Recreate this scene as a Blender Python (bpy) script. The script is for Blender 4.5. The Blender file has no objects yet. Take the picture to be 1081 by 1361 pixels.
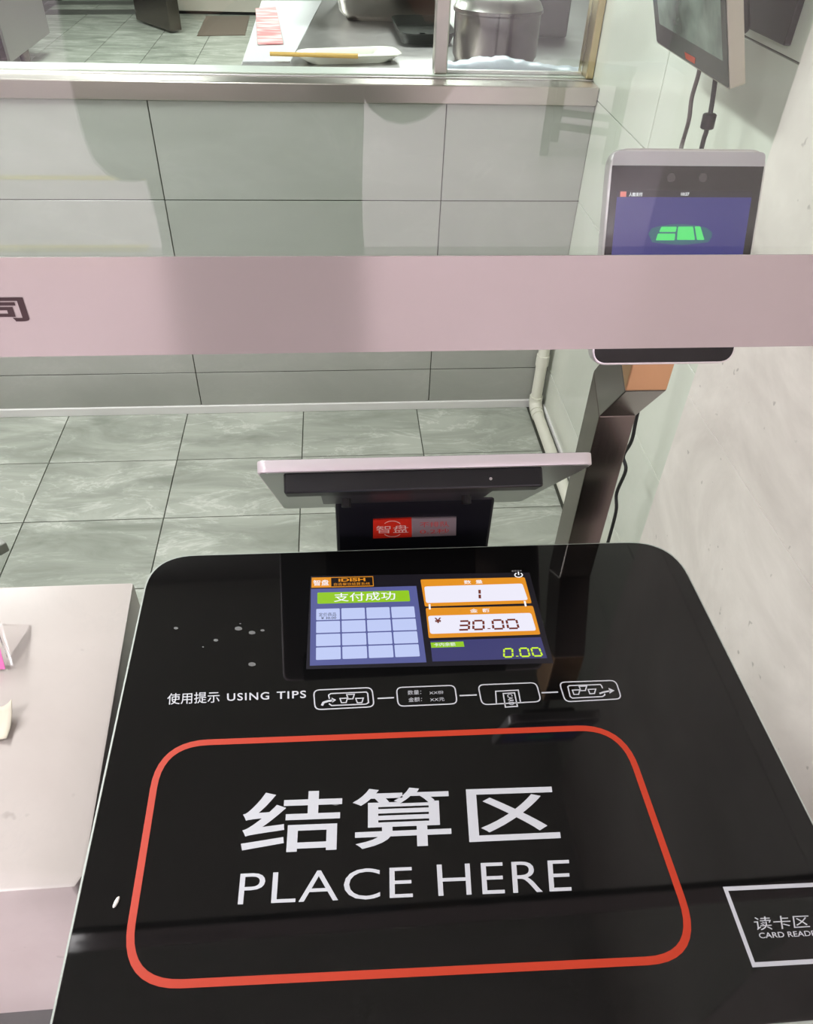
import bpy, bmesh, math, random
from mathutils import Vector, Matrix
random.seed(7)
sc = bpy.context.scene
col = sc.collection

# ------------------------------------------------------------------ camera
FPX, YAW, PITCH, ROLL, HCAM = 1006.736, 0.109693, 0.733619, 0.042802, 1.533884
IW, IH = 1081.0, 1361.0
fw = Vector((math.sin(YAW)*math.cos(PITCH), math.cos(YAW)*math.cos(PITCH), -math.sin(PITCH)))
rt0 = Vector((math.cos(YAW), -math.sin(YAW), 0)); up0 = rt0.cross(fw)
rt = rt0*math.cos(ROLL)+up0*math.sin(ROLL); up = -rt0*math.sin(ROLL)+up0*math.cos(ROLL)
CAM = Vector((0, 0, HCAM))
cd = bpy.data.cameras.new('camera'); cam = bpy.data.objects.new('camera', cd); col.objects.link(cam)
cd.sensor_fit = 'HORIZONTAL'; cd.sensor_width = 36.0; cd.lens = 36.0*FPX/IW; cd.clip_start = 0.01
m3 = Matrix((rt, up, -fw)).transposed(); cam.matrix_world = Matrix.Translation(CAM) @ m3.to_4x4()
sc.camera = cam
# ------------------------------------------------------------------ world, view
w = bpy.data.worlds.new('world'); sc.world = w; w.use_nodes = True
w.node_tree.nodes['Background'].inputs[0].default_value = (1, 0.97, 0.94, 1)
w.node_tree.nodes['Background'].inputs[1].default_value = 0.4
sc.view_settings.view_transform = 'Standard'; sc.view_settings.look = 'None'
sc.view_settings.gamma = 1.0; sc.view_settings.use_curve_mapping = False
sc.view_settings.exposure = 0.0
# lamp powers (the fixtures themselves are built further down)
P_NOOK, P_FRONT, P_HALL, P_KITCHEN = 66.0, 30.0, 68.0, 70.0
C_NOOK, C_HALL, C_KITCHEN = (0.97, 0.985, 1.0), (0.97, 0.88, 1.0), (0.98, 1.0, 0.98)

# ------------------------------------------------------------------ helpers
def ray(p): return fw*FPX + rt*(p[0]-IW/2) - up*(p[1]-IH/2)
def onz(p, z): d = ray(p); return CAM + d*((z-HCAM)/d.z)
def ony(p, y): d = ray(p); return CAM + d*(y/d.y)
def onx(p, x): d = ray(p); return CAM + d*(x/d.x)
class Plane:
    """a real plane in the room; pt() finds where a photograph pixel meets it"""
    def __init__(s, o, n, u=None):
        s.o = Vector(o); s.n = Vector(n).normalized()
        s.u = (Vector(u) if u is not None else Vector((1, 0, 0))).normalized(); s.v = s.n.cross(s.u)
    def pt(s, p): d = ray(p); return CAM + d*((s.o-CAM).dot(s.n)/d.dot(s.n))
    def uv(s, p): q = s.pt(p)-s.o; return (q.dot(s.u), q.dot(s.v))
    def at(s, u, v, h=0): return s.o + s.u*u + s.v*v + s.n*h

def lin(c):
    return tuple(((x/255)/12.92 if x/255 <= .04045 else ((x/255+.055)/1.055)**2.4) for x in c)
MATS = {}
def mat(name, rgb, rough=.5, metal=0., spec=.5, emit=0., noise=0., nscale=20., bump=0., trans=0., ior=1.45, coat=0.):
    if name in MATS: return MATS[name]
    m = bpy.data.materials.new(name); m.use_nodes = True; nt = m.node_tree; b = nt.nodes['Principled BSDF']
    c = lin(rgb); b.inputs['Base Color'].default_value = (*c, 1)
    b.inputs['Roughness'].default_value = rough; b.inputs['Metallic'].default_value = metal
    b.inputs['Specular IOR Level'].default_value = spec; b.inputs['IOR'].default_value = ior
    b.inputs['Transmission Weight'].default_value = trans; b.inputs['Coat Weight'].default_value = coat
    if emit: b.inputs['Emission Color'].default_value = (*c, 1); b.inputs['Emission Strength'].default_value = emit
    if noise or bump:
        tc = nt.nodes.new('ShaderNodeNewGeometry'); n = nt.nodes.new('ShaderNodeTexNoise')
        n.inputs['Scale'].default_value = nscale; n.inputs['Detail'].default_value = 4
        nt.links.new(tc.outputs['Position'], n.inputs['Vector'])
        if noise:
            r = nt.nodes.new('ShaderNodeMapRange'); r.inputs['To Min'].default_value = 1-noise; r.inputs['To Max'].default_value = 1+noise
            r.inputs['From Min'].default_value = .3; r.inputs['From Max'].default_value = .7
            mx = nt.nodes.new('ShaderNodeVectorMath'); mx.operation = 'SCALE'; mx.inputs[0].default_value = c
            nt.links.new(n.outputs['Fac'], r.inputs['Value']); nt.links.new(r.outputs['Result'], mx.inputs['Scale'])
            nt.links.new(mx.outputs['Vector'], b.inputs['Base Color'])
        if bump:
            bp = nt.nodes.new('ShaderNodeBump'); bp.inputs['Strength'].default_value = bump; bp.inputs['Distance'].default_value = .002
            nt.links.new(n.outputs['Fac'], bp.inputs['Height']); nt.links.new(bp.outputs['Normal'], b.inputs['Normal'])
    MATS[name] = m; return m
def marble(name, base, dark, light, rough, scale=(2.2, 2.2, 2.2), vein=.5, per_object=True, rot=(0, 0, .6), spec=.5, spots=0., dist=1.6):
    m = bpy.data.materials.new(name); m.use_nodes = True; nt = m.node_tree; b = nt.nodes['Principled BSDF']; N = nt.nodes.new; L = nt.links.new
    g = N('ShaderNodeNewGeometry'); mp = N('ShaderNodeMapping'); mp.inputs['Rotation'].default_value = rot; mp.inputs['Scale'].default_value = scale
    src = g.outputs['Position']
    if per_object:
        oi = N('ShaderNodeObjectInfo'); sc_ = N('ShaderNodeVectorMath'); sc_.operation = 'SCALE'; sc_.inputs[0].default_value = (37, 19, 11)
        L(oi.outputs['Random'], sc_.inputs['Scale']); ad = N('ShaderNodeVectorMath'); ad.operation = 'ADD'
        L(src, ad.inputs[0]); L(sc_.outputs[0], ad.inputs[1]); src = ad.outputs[0]
    L(src, mp.inputs['Vector'])
    n1 = N('ShaderNodeTexNoise'); n1.inputs['Scale'].default_value = 1.6; n1.inputs['Detail'].default_value = 7; n1.inputs['Roughness'].default_value = .62; n1.inputs['Distortion'].default_value = .8
    n2 = N('ShaderNodeTexNoise'); n2.inputs['Scale'].default_value = 2.3; n2.inputs['Detail'].default_value = 6; n2.inputs['Distortion'].default_value = dist; n2.inputs['Roughness'].default_value = .65
    L(mp.outputs[0], n1.inputs['Vector']); L(mp.outputs[0], n2.inputs['Vector'])
    cr = N('ShaderNodeValToRGB'); e = cr.color_ramp.elements; e[0].position = .33; e[1].position = .66
    e[0].color = (*lin(dark), 1); e[1].color = (*lin(base), 1)
    L(n1.outputs['Fac'], cr.inputs['Fac'])
    # veins where the second noise crosses its mean
    s = N('ShaderNodeMath'); s.operation = 'SUBTRACT'; s.inputs[1].default_value = .5; L(n2.outputs['Fac'], s.inputs[0])
    a = N('ShaderNodeMath'); a.operation = 'ABSOLUTE'; L(s.outputs[0], a.inputs[0])
    r = N('ShaderNodeMapRange'); r.inputs['From Min'].default_value = 0; r.inputs['From Max'].default_value = .028; r.inputs['To Min'].default_value = vein; r.inputs['To Max'].default_value = 0
    L(a.outputs[0], r.inputs['Value'])
    mu = N('ShaderNodeMath'); mu.operation = 'MULTIPLY'; L(r.outputs[0], mu.inputs[0]); 
    r2 = N('ShaderNodeMapRange'); r2.inputs['From Min'].default_value = .42; r2.inputs['From Max'].default_value = .62; L(n1.outputs['Fac'], r2.inputs['Value']); L(r2.outputs[0], mu.inputs[1])
    mx = N('ShaderNodeMix'); mx.data_type = 'RGBA'; L(mu.outputs[0], mx.inputs['Factor']); L(cr.outputs[0], mx.inputs['A']); mx.inputs['B'].default_value = (*lin(light), 1)
    outc = mx.outputs['Result']
    if spots:
        n3 = N('ShaderNodeTexNoise'); n3.inputs['Scale'].default_value = 48; n3.inputs['Detail'].default_value = 2; L(g.outputs['Position'], n3.inputs['Vector'])
        r3 = N('ShaderNodeMapRange'); r3.inputs['From Min'].default_value = .72; r3.inputs['From Max'].default_value = .78; r3.inputs['To Max'].default_value = spots; L(n3.outputs['Fac'], r3.inputs['Value'])
        m2 = N('ShaderNodeMix'); m2.data_type = 'RGBA'; L(r3.outputs[0], m2.inputs['Factor']); L(outc, m2.inputs['A']); m2.inputs['B'].default_value = (*lin((120, 115, 105)), 1)
        outc = m2.outputs['Result']
    L(outc, b.inputs['Base Color'])
    b.inputs['Roughness'].default_value = rough; b.inputs['Specular IOR Level'].default_value = spec
    MATS[name] = m; return m
def brushed(name, rgb, rough=.32, stretch=(1, 1, 60), amount=.12):
    m = bpy.data.materials.new(name); m.use_nodes = True; nt = m.node_tree; b = nt.nodes['Principled BSDF']; N = nt.nodes.new; L = nt.links.new
    g = N('ShaderNodeNewGeometry'); mp = N('ShaderNodeMapping'); mp.inputs['Scale'].default_value = stretch
    n = N('ShaderNodeTexNoise'); n.inputs['Scale'].default_value = 8; n.inputs['Detail'].default_value = 3
    L(g.outputs['Position'], mp.inputs[0]); L(mp.outputs[0], n.inputs['Vector'])
    r = N('ShaderNodeMapRange'); r.inputs['To Min'].default_value = rough-amount; r.inputs['To Max'].default_value = rough+amount; L(n.outputs['Fac'], r.inputs['Value'])
    L(r.outputs[0], b.inputs['Roughness']); b.inputs['Base Color'].default_value = (*lin(rgb), 1); b.inputs['Metallic'].default_value = 1
    MATS[name] = m; return m

class MB:
    def __init__(s): s.v = []; s.f = []
    def add(s, vs, fs):
        o = len(s.v); s.v += [Vector(p) for p in vs]; s.f += [tuple(i+o for i in f) for f in fs]; return s
    def box(s, lo, hi, M=None):
        x0, y0, z0 = lo; x1, y1, z1 = hi
        vs = [Vector(p) for p in ((x0,y0,z0),(x1,y0,z0),(x1,y1,z0),(x0,y1,z0),(x0,y0,z1),(x1,y0,z1),(x1,y1,z1),(x0,y1,z1))]
        if M is not None: vs = [M @ p for p in vs]
        return s.add(vs, [(0,3,2,1),(4,5,6,7),(0,1,5,4),(1,2,6,5),(2,3,7,6),(3,0,4,7)])
    def prism(s, pts, d):
        pts = [Vector(p) for p in pts]; d = Vector(d); n = len(pts)
        return s.add(pts+[p+d for p in pts], [tuple(range(n-1, -1, -1)), tuple(range(n, 2*n))]+[(i, (i+1) % n, n+(i+1) % n, n+i) for i in range(n)])
    def tube(s, path, r, n=10, caps=True):
        path = [Vector(p) for p in path]; rings = []; ref = None
        rs = r if isinstance(r, (list, tuple)) else [r]*len(path)
        for i, p in enumerate(path):
            t = (path[min(i+1, len(path)-1)]-path[max(i-1, 0)]).normalized()
            if ref is None: ref = Vector((0, 0, 1)) if abs(t.z) < .9 else Vector((1, 0, 0))
            a = (ref - t*ref.dot(t)).normalized(); b = t.cross(a); ref = a
            rings.append([p+(a*math.cos(2*math.pi*k/n)+b*math.sin(2*math.pi*k/n))*rs[i] for k in range(n)])
        vs = [q for R in rings for q in R]; fs = []
        for i in range(len(path)-1):
            for k in range(n): fs.append((i*n+k, i*n+(k+1) % n, (i+1)*n+(k+1) % n, (i+1)*n+k))
        if caps: fs += [tuple(range(n-1, -1, -1)), tuple(range((len(path)-1)*n, len(path)*n))]
        return s.add(vs, fs)
    def lathe(s, c, prof, n=32, sx=1., sy=1.):
        c = Vector(c); vs = []; fs = []
        for r, z in prof: vs += [c+Vector((r*math.cos(2*math.pi*k/n)*sx, r*math.sin(2*math.pi*k/n)*sy, z)) for k in range(n)]
        for i in range(len(prof)-1):
            for k in range(n): fs.append((i*n+k, i*n+(k+1) % n, (i+1)*n+(k+1) % n, (i+1)*n+k))
        fs += [tuple(range(n-1, -1, -1)), tuple(range((len(prof)-1)*n, len(prof)*n))]
        return s.add(vs, fs)
    def build(s, name, m, parent=None, bevel=0., smooth=False, seg=2):
        me = bpy.data.meshes.new(name)
        base = Vector(parent['_base']) if parent is not None and '_base' in parent else Vector((0, 0, 0))
        me.from_pydata([p-base for p in s.v], [], s.f)
        bm = bmesh.new(); bm.from_mesh(me); bmesh.ops.recalc_face_normals(bm, faces=bm.faces)
        if bevel:
            bmesh.ops.remove_doubles(bm, verts=bm.verts, dist=1e-6)
            ed = [e for e in bm.edges if len(e.link_faces) == 2 and e.calc_face_angle(0) > .5]
            bmesh.ops.bevel(bm, geom=ed, offset=bevel, segments=seg, affect='EDGES', profile=.5, clamp_overlap=True)
        bm.to_mesh(me); bm.free()
        if smooth:
            for p in me.polygons: p.use_smooth = True
            try: me.set_sharp_from_angle(angle=.7)
            except Exception: pass
        me.materials.append(m)
        o = bpy.data.objects.new(name, me); col.objects.link(o)
        if parent is not None: o.parent = parent; o['_base'] = (0, 0, 0) if False else tuple(base)
        return o
def tag(o, label=None, cat=None, group=None, kind=None):
    if label: o['label'] = label
    if cat: o['category'] = cat
    if group: o['group'] = group
    if kind: o['kind'] = kind
    return o
def thing(name, label, cat, loc, group=None):
    o = bpy.data.objects.new(name, None); col.objects.link(o); o.location = loc; o.empty_display_size = .05; o['_base'] = tuple(loc)
    return tag(o, label, cat, group)
def struct(o): o['kind'] = 'structure'; return o

def rounded(pts, r, n=6):
    """round the corners of a 2D polygon"""
    out = []; k = len(pts); rr = r if isinstance(r, (list, tuple)) else [r]*k
    for i in range(k):
        p = Vector(pts[i]).to_2d(); a = Vector(pts[i-1]).to_2d()-p; b = Vector(pts[(i+1) % k]).to_2d()-p
        la, lb = a.length, b.length; a /= la; b /= lb; ri = min(rr[i], la*.49, lb*.49)
        p0 = p+a*ri; p1 = p+b*ri
        for j in range(n+1):
            t = j/n; out.append(tuple(p0*(1-t)**2+p*2*t*(1-t)+p1*t*t))
    return out
def stroke2d(pts, wd, closed=False):
    """returns quads of a constant width line along 2D points"""
    P = [Vector(p).to_2d() for p in pts]; n = len(P); Lf = []; Rt = []
    for i in range(n):
        a = P[i-1] if (i > 0 or closed) else None; b = P[(i+1) % n] if (i < n-1 or closed) else None
        d1 = (P[i]-a).normalized() if a is not None and (P[i]-a).length > 1e-9 else None
        d2 = (b-P[i]).normalized() if b is not None and (b-P[i]).length > 1e-9 else None
        if d1 is None: d1 = d2
        if d2 is None: d2 = d1
        t = (d1+d2)
        t = t.normalized() if t.length > 1e-6 else d1
        nn = Vector((-t.y, t.x)); c = max(.35, nn.dot(Vector((-d1.y, d1.x))))
        Lf.append(P[i]+nn*wd/2/c); Rt.append(P[i]-nn*wd/2/c)
    return Lf, Rt
def ink_stroke(mb, pl, pts, wd, closed=False, lift=.0003, px=True):
    if px: pts = [pl.uv(p) for p in pts]
    Lf, Rt = stroke2d(pts, wd, closed); n = len(Lf)
    vs = [pl.at(*p, lift) for p in Lf]+[pl.at(*p, lift) for p in Rt]
    fs = [(i, (i+1) % n, n+(i+1) % n, n+i) for i in range(n if closed else n-1)]
    mb.add(vs, fs)
def ink_poly(mb, pl, pts, lift=.0003, px=True, r=0):
    if px: pts = [pl.uv(p) for p in pts]
    if r: pts = rounded(pts, r, 4)
    vs = [pl.at(*p, lift) for p in pts]; mb.add(vs, [tuple(range(len(vs)))])
def slab_poly(mb, pl, pts, h0, h1, px=True, r=0, n=6):
    if px: pts = [pl.uv(p) for p in pts]
    if r: pts = rounded(pts, r, n)
    mb.prism([pl.at(*p, h0) for p in pts], pl.n*(h1-h0))
def text_shape(body, bold=0., space=1.):
    c = bpy.data.curves.new('t', 'FONT'); c.body = body; c.offset = bold; c.resolution_u = 4; c.space_character = space
    o = bpy.data.objects.new('t', c); col.objects.link(o)
    dg = bpy.context.evaluated_depsgraph_get(); dg.update()
    me = bpy.data.meshes.new_from_object(o.evaluated_get(dg))
    vs = [tuple(v.co[:2]) for v in me.vertices]; fs = [tuple(p.vertices) for p in me.polygons]
    bpy.data.objects.remove(o); bpy.data.curves.remove(c); bpy.data.meshes.remove(me)
    return vs, fs
def ink_text(mb, pl, body, quad, bold=0., lift=.0004, space=1., px=True):
    """set the words so their bounding box fills quad = (bl, br, tr, tl) on the plane"""
    vs, fs = text_shape(body, bold, space)
    if not vs: return
    x0 = min(v[0] for v in vs); x1 = max(v[0] for v in vs); y0 = min(v[1] for v in vs); y1 = max(v[1] for v in vs)
    q = [Vector(pl.uv(p)) if px else Vector(p) for p in quad]
    out = []
    for x, y in vs:
        s = (x-x0)/(x1-x0 or 1); t = (y-y0)/(y1-y0 or 1)
        a = q[0].lerp(q[1], s); b = q[3].lerp(q[2], s); p = a.lerp(b, t); out.append(pl.at(p.x, p.y, lift))
    mb.add(out, fs)
SEG = {'0': 'abcdef', '1': 'bc', '2': 'abged', '3': 'abgcd', '4': 'fgbc', '5': 'afgcd', '6': 'afgedc', '7': 'abc', '8': 'abcdefg', '9': 'abcdfg'}
def ink_digits(mb, pl, body, quad, wd, lift=.0005, dotw=.35, slant=.08):
    q = [Vector(pl.uv(p)) for p in quad]
    tot = sum(dotw if ch == '.' else 1 for ch in body); x = 0
    def M(s, t):
        s += slant*t/tot; return tuple(q[0].lerp(q[1], s).lerp(q[3].lerp(q[2], s), t))
    for ch in body:
        if ch == '.':
            c = (x+dotw*.5)/tot; d = .10/tot
            ink_poly(mb, pl, [M(c-d, 0), M(c+d, 0), M(c+d, .1), M(c-d, .1)], lift, px=False); x += dotw; continue
        a0 = (x+.12)/tot; a1 = (x+.82)/tot; g = .06/tot
        S = {'a': ((a0+g, 1), (a1-g, 1)), 'g': ((a0+g, .5), (a1-g, .5)), 'd': ((a0+g, 0), (a1-g, 0)), 'f': ((a0, .95), (a0, .55)), 'e': ((a0, .45), (a0, .05)), 'b': ((a1, .95), (a1, .55)), 'c': ((a1, .45), (a1, .05))}
        for k in SEG[ch]: ink_stroke(mb, pl, [M(*S[k][0]), M(*S[k][1])], wd, lift=lift, px=False)
        x += 1

# ------------------------------------------------------------------ materials
T_FLOOR = marble('floor_tile', (178, 183, 171), (136, 142, 130), (212, 216, 206), .24, scale=(1.6, 4.6, 2), vein=.55, rot=(0, 0, .42), dist=.7)
T_WALL = marble('wall_tile', (172, 174, 166), (160, 163, 154), (182, 184, 176), .30, scale=(1.0, 1.0, 2.0), vein=.3, rot=(0, .5, 0))
T_SIDE = marble('side_wall_tile', (220, 224, 211), (210, 215, 200), (226, 228, 217), .16, scale=(1, 1, 1.2), vein=.25, rot=(.5, 0, 0))
T_SLAB = marble('side_slab', (236, 230, 221), (208, 201, 193), (237, 233, 226), .20, scale=(1, 1.6, 1.6), vein=.2, rot=(.5, 0, 0), per_object=False, spots=.45)
MARBLE = marble('white_marble', (178, 170, 164), (170, 161, 155), (162, 155, 152), .28, scale=(2.5, 1.8, 2), vein=.2, per_object=False, spots=.35)
GROUT = mat('grout', (74, 76, 66), .8)
WHITE_TRIM = mat('white_trim', (226, 226, 222), .4)
PVC = mat('white_plastic_pipe', (222, 222, 206), .35)
PAINT = mat('ceiling_paint', (196, 194, 188), .8)
HALLW = mat('hall_wall_paint', (218, 212, 214), .7)
STEEL = brushed('brushed_steel', (196, 192, 186), .30, amount=.05)
STEEL_D = brushed('dark_brushed_steel', (124, 116, 110), .22, stretch=(60, 60, 2), amount=.04)
STEEL_H = mat('ledge_steel', (190, 184, 176), .28, metal=1.)
SILVER = mat('silver_frame', (214, 210, 210), .3, metal=.85)
SILVER_P = mat('silver_paint', (216, 208, 210), .35, metal=.4)
BLACK_G = mat('black_glass', (9, 9, 9), .045, spec=.5)
BLACK_P = mat('black_plastic', (14, 13, 16), .42)
BLACK_M = mat('black_painted_metal', (20, 20, 26), .38)
RUBBER = mat('black_rubber', (22, 22, 22), .5)
GLASS = mat('clear_glass', (245, 252, 248), 0.0, trans=1., ior=1.46)
ACRYLIC = mat('clear_acrylic', (252, 250, 250), .02, trans=1., ior=1.12)
EDGE = mat('glass_edge', (158, 165, 156), .3)
INK_W = mat('white_ink', (172, 173, 177), .5, spec=.3)
INK_O = mat('orange_ink', (165, 50, 29), .45, spec=.3)
INK_K = mat('dark_ink', (54, 34, 36), .5)
FILM = mat('pink_film', (163, 153, 150), .13, metal=.22, spec=.6)

# ------------------------------------------------------------------ the setting
YB, XR, XS, YE = 2.2386, 0.7194, 0.700, 1.245          # back wall, right wall tiles, nearer slab wall, where the slab begins
ZC = 2.62
TILE_CACHE = {}
def tile_obj(parent, lo, hi, m, name='tile', gap=.0016, bevel=.0005):
    lo = Vector(lo); hi = Vector(hi); c = (lo+hi)/2; d = hi-lo
    key = (round(d.x, 4), round(d.y, 4), round(d.z, 4), m.name)
    if key not in TILE_CACHE:
        k = MB().box(-d/2, d/2); o = k.build(name, m, None, bevel=bevel, seg=1); TILE_CACHE[key] = o.data
    else:
        o = bpy.data.objects.new(name, TILE_CACHE[key]); col.objects.link(o)
    o.location = c; o.parent = parent
    return o
G = .0016
floor = struct(MB().box((-4.2, -7.0, -.1), (3.2, 11, -.004)).build('floor', GROUT))
ys = [YB, YB-.2634]
while ys[-1] > .55: ys.append(ys[-1]-.2780)
xs = [-.9335+.4*i for i in range(-3, 5)]
for j in range(len(ys)-1):
    for i in range(len(xs)-1):
        x1 = min(xs[i+1], XR)
        if xs[i] < XR: tile_obj(floor, (xs[i]+G, ys[j+1]+G, -.012), (x1-G, ys[j]-G, 0), T_FLOOR)
kx = [-2.95+.45*i for i in range(0, 6)]; ky = [6.7+.62*i for i in range(0, 7)]
for a in range(len(kx)-1):
    for b in range(len(ky)-1): tile_obj(floor, (kx[a]+.003, ky[b]+.003, -.012), (kx[a+1]-.003, ky[b+1]-.003, 0), T_FLOOR)
hall_floor = struct(MB().box((-4.2, -7.0, -.012), (3.2, .30, 0)).build('floor_hall', marble('hall_floor_tile', (222, 214, 212), (212, 202, 200), (228, 222, 220), .3, vein=.2, per_object=False)))
struct(MB().box((-4.2, -7.0, ZC), (3.2, 11, ZC+.1)).build('ceiling', PAINT))
wb = struct(MB().box((-4.2, YB+.004, 0), (XR+.1, YB+.12, .985)).build('wall_back', GROUT))
wz = [.0298, .1606, .4449, .7292, .987]; wx = [-.4821+.7904*i for i in range(-3, 3)]
for a in range(len(wx)-1):
    for b in range(len(wz)-1):
        x1 = min(wx[a+1], XR)
        if wx[a] < XR: tile_obj(wb, (wx[a]+G, YB, wz[b]+G), (x1-G, YB+.012, wz[b+1]-G), T_WALL)
struct(MB().box((-4.2, YB, 2.05), (XR+.1, YB+.12, ZC)).build('wall_lintel', mat('lintel_paint', (150, 150, 145), .6)))
struct(MB().box((-4.2, YB-.006, 0), (XR-.045, YB+.006, .031)).build('baseboard_back', WHITE_TRIM, bevel=.002))
wr = struct(MB().box((XR+.006, YE, 0), (XR+.12, YB+.165, ZC)).build('wall_right', GROUT))
rz = [.0, .1606, .4449, .7292, 1.0, 1.284, 1.568, 1.852, 2.136, 2.42, ZC]
ry = [YE, 1.803, YB+.12]
for a in range(2):
    for b in range(len(rz)-1): tile_obj(wr, (XR, ry[a]+G, rz[b]+G), (XR+.014, ry[a+1]-G, rz[b+1]-G), T_SIDE)
ws = struct(MB().box((XS+.006, -.85, 0), (XR+.12, YE, ZC)).build('wall_right_front', GROUT))
sz = [0, .702, 1.40, 2.02, ZC]; sy = [YE, .05, -.85]
for a in range(len(sy)-1):
    for b in range(len(sz)-1): tile_obj(ws, (XS, sy[a+1]+.0007, sz[b]+.0007), (XS+.014, sy[a]-.0007, sz[b+1]-.0007), T_SLAB, name='stone_panel', bevel=.0001)
struct(MB().box((XR-.006, YE, 0), (XR+.004, YB-.03, .03)).build('baseboard_right', WHITE_TRIM, bevel=.002))
struct(MB().box((-4.3, -7.0, 0), (-4.2, 11, ZC)).build('wall_left', HALLW))
struct(MB().box((-4.2, -7.1, 0), (3.2, -7.0, ZC)).build('wall_hall', HALLW))
struct(MB().box((-4.2, 11, 0), (3.2, 11.1, ZC)).build('wall_kitchen', mat('kitchen_wall', (176, 178, 170), .5)))
struct(MB().box((3.1, -7.0, 0), (3.2, 11, ZC)).build('wall_far_right', MATS['kitchen_wall']))

# serving hatch: steel ledge with glazed frame
t = thing('serving_ledge', 'brushed steel ledge along the top of the low tiled wall', 'ledge', (-1.5, YB, .985))
MB().box((-4.2, YB-.012, .988), (XR-.002, YB+.16, 1.034)).build('ledge_body', STEEL_H, t, bevel=.003)
MB().box((-4.2, YB+.055, 1.034), (XR-.002, YB+.062, 1.037)).build('upstand', SILVER, t, bevel=.001)
MB().box((-4.2, YB+.085, 1.034), (XR-.002, YB+.155, 1.0375)).build('window_track', mat('pale_track', (206, 214, 204), .3, metal=.2), t, bevel=.001)
def frame_post(px0, px1, y, m, nm, lab):
    a = ony((px0, 50), y).x; b = ony((px1, 50), y).x
    tag(MB().box((a, y, 1.038), (b, y+.05, ZC-.01)).build(nm, m, None, bevel=.004), lab, 'window frame')
frame_post(579, 597, YB+.085, STEEL, 'window_post', 'round-edged steel post dividing the serving hatch')
tag(MB().box((XR-.022, YB+.06, 1.038), (XR-.002, YB+.15, ZC-.01)).build('window_jamb', brushed('gold_jamb', (196, 180, 140), .3, stretch=(2, 2, 2), amount=.02), None, bevel=.003), 'yellowish metal jamb where the hatch meets the right wall', 'window frame')
t = thing('window_pane', 'fixed glass pane of the serving hatch between post and jamb', 'window', (.5, YB+.1, 1.062))
x0 = ony((597, 50), YB+.1).x
MB().box((x0, YB+.106, 1.038), (XR-.024, YB+.112, ZC-.02)).build('glass', GLASS, t)
MB().box((x0, YB+.100, 1.038), (XR-.024, YB+.118, 1.046)).build('bottom_rail', SILVER, t, bevel=.002)

# ------------------------------------------------------------------ pipes in the corner
PR = .019
t = thing('waste_pipe', 'white plastic waste pipe running along the floor and up the corner', 'pipe', (XR-.035, YB-.04, 0))
cx, cy = XR-.034, YB-.032
MB().tube([(cx, cy, .05), (cx, cy, .46)], PR, 18).build('riser', PVC, t, smooth=True)
MB().tube([(cx, cy, .19), (cx, cy, .20), (cx, cy, .23)], [PR+.003]*3, 18).build('coupling', PVC, t, smooth=True)
MB().tube([(cx, cy, .462), (cx, cy, .49)], PR+.003, 18).build('cap', PVC, t, smooth=True)
MB().tube([(cx, cy+.0, .066), (cx, cy, .045), (cx, cy-.012, .030), (cx, cy-.035, .024)], [PR+.004]*4, 18).build('elbow', PVC, t, smooth=True)
MB().tube([(cx, cy-.035, .022), (cx, cy-1.3, .022)], PR, 18).build('floor_run', PVC, t, smooth=True)
MB().tube([(cx, cy-.040, .022), (cx, cy-.062, .022)], PR+.003, 18).build('collar', PVC, t, smooth=True)

# ------------------------------------------------------------------ settlement scale
ZS = .88
PLT = Plane((0, 0, ZS), (0, 0, 1))
t = thing('checkout_terminal', 'black glass self checkout plate with printed orange frame and lit screen', 'checkout machine', (.09, .40, 0))
corners = [(-.2305, .656), (.4075, .6515), (.4135, .1395), (-.2235, .1425)]
RC = [.052, .060, .03, .03]
def off(pts, d):
    c = Vector((.09, .40)); out = []
    for p in pts: out.append((p[0]+d*math.copysign(1, p[0]-c.x), p[1]+d*math.copysign(1, p[1]-c.y)))
    return out
mb = MB(); mb.prism([(x, y, ZS-.006) for x, y in rounded(corners, RC, 12)], (0, 0, .006)); plate = mb.build('glass_plate', BLACK_G, t, bevel=.0008, seg=1)
mb = MB(); mb.prism([(x, y, ZS-.014) for x, y in rounded(off(corners, .0018), RC, 12)], (0, 0, .0125)); mb.build('edge_trim', EDGE, t)
mb = MB(); mb.prism([(x, y, .77) for x, y in rounded(off(corners, -.012), .04, 8)], (0, 0, ZS-.014-.77)); mb.build('housing', BLACK_M, t)
mb = MB(); mb.box((-.20, .17, .0), (.385, .62, .77)); mb.build('pedestal', mat('pedestal_grey', (150, 150, 146), .4), t, bevel=.005)
# printed frame and words
mb = MB(); ring = rounded([(-.1812, .4030), (.2668, .3945), (.2705, .1865), (-.1785, .1990)], .045, 10)
ink_stroke(mb, PLT, ring, .0062, True, px=False); mb.build('orange_frame', INK_O, plate)
mb = MB(); ink_text(mb, PLT, '结算区', [(318, 1136), (746, 1117), (736, 1041), (326, 1054)], bold=.012, space=1.08); mb.build('lettering', INK_W, plate)
for tx, q in (('PLACE', [(316, 1203), (549, 1193), (548, 1152), (320, 1161)]), ('HERE', [(583, 1191), (760, 1184), (757, 1143), (580.5, 1149.5)])):
    mb = MB(); ink_text(mb, PLT, tx, q, bold=-.006, space=1.05); mb.build('lettering', INK_W, plate)
mb = MB(); ink_text(mb, PLT, '使用提示', [(222, 937), (292, 934), (292, 919), (223, 922)], bold=.004); mb.build('lettering', INK_W, plate)
for tx, q in (('USING', [(302, 932), (358, 930), (358, 920), (302, 922)]), ('TIPS', [(368, 929.5), (407, 928), (407, 918), (368, 919.5)])):
    mb = MB(); ink_text(mb, PLT, tx, q, bold=.012, space=1.15); mb.build('lettering', INK_W, plate)
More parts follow.
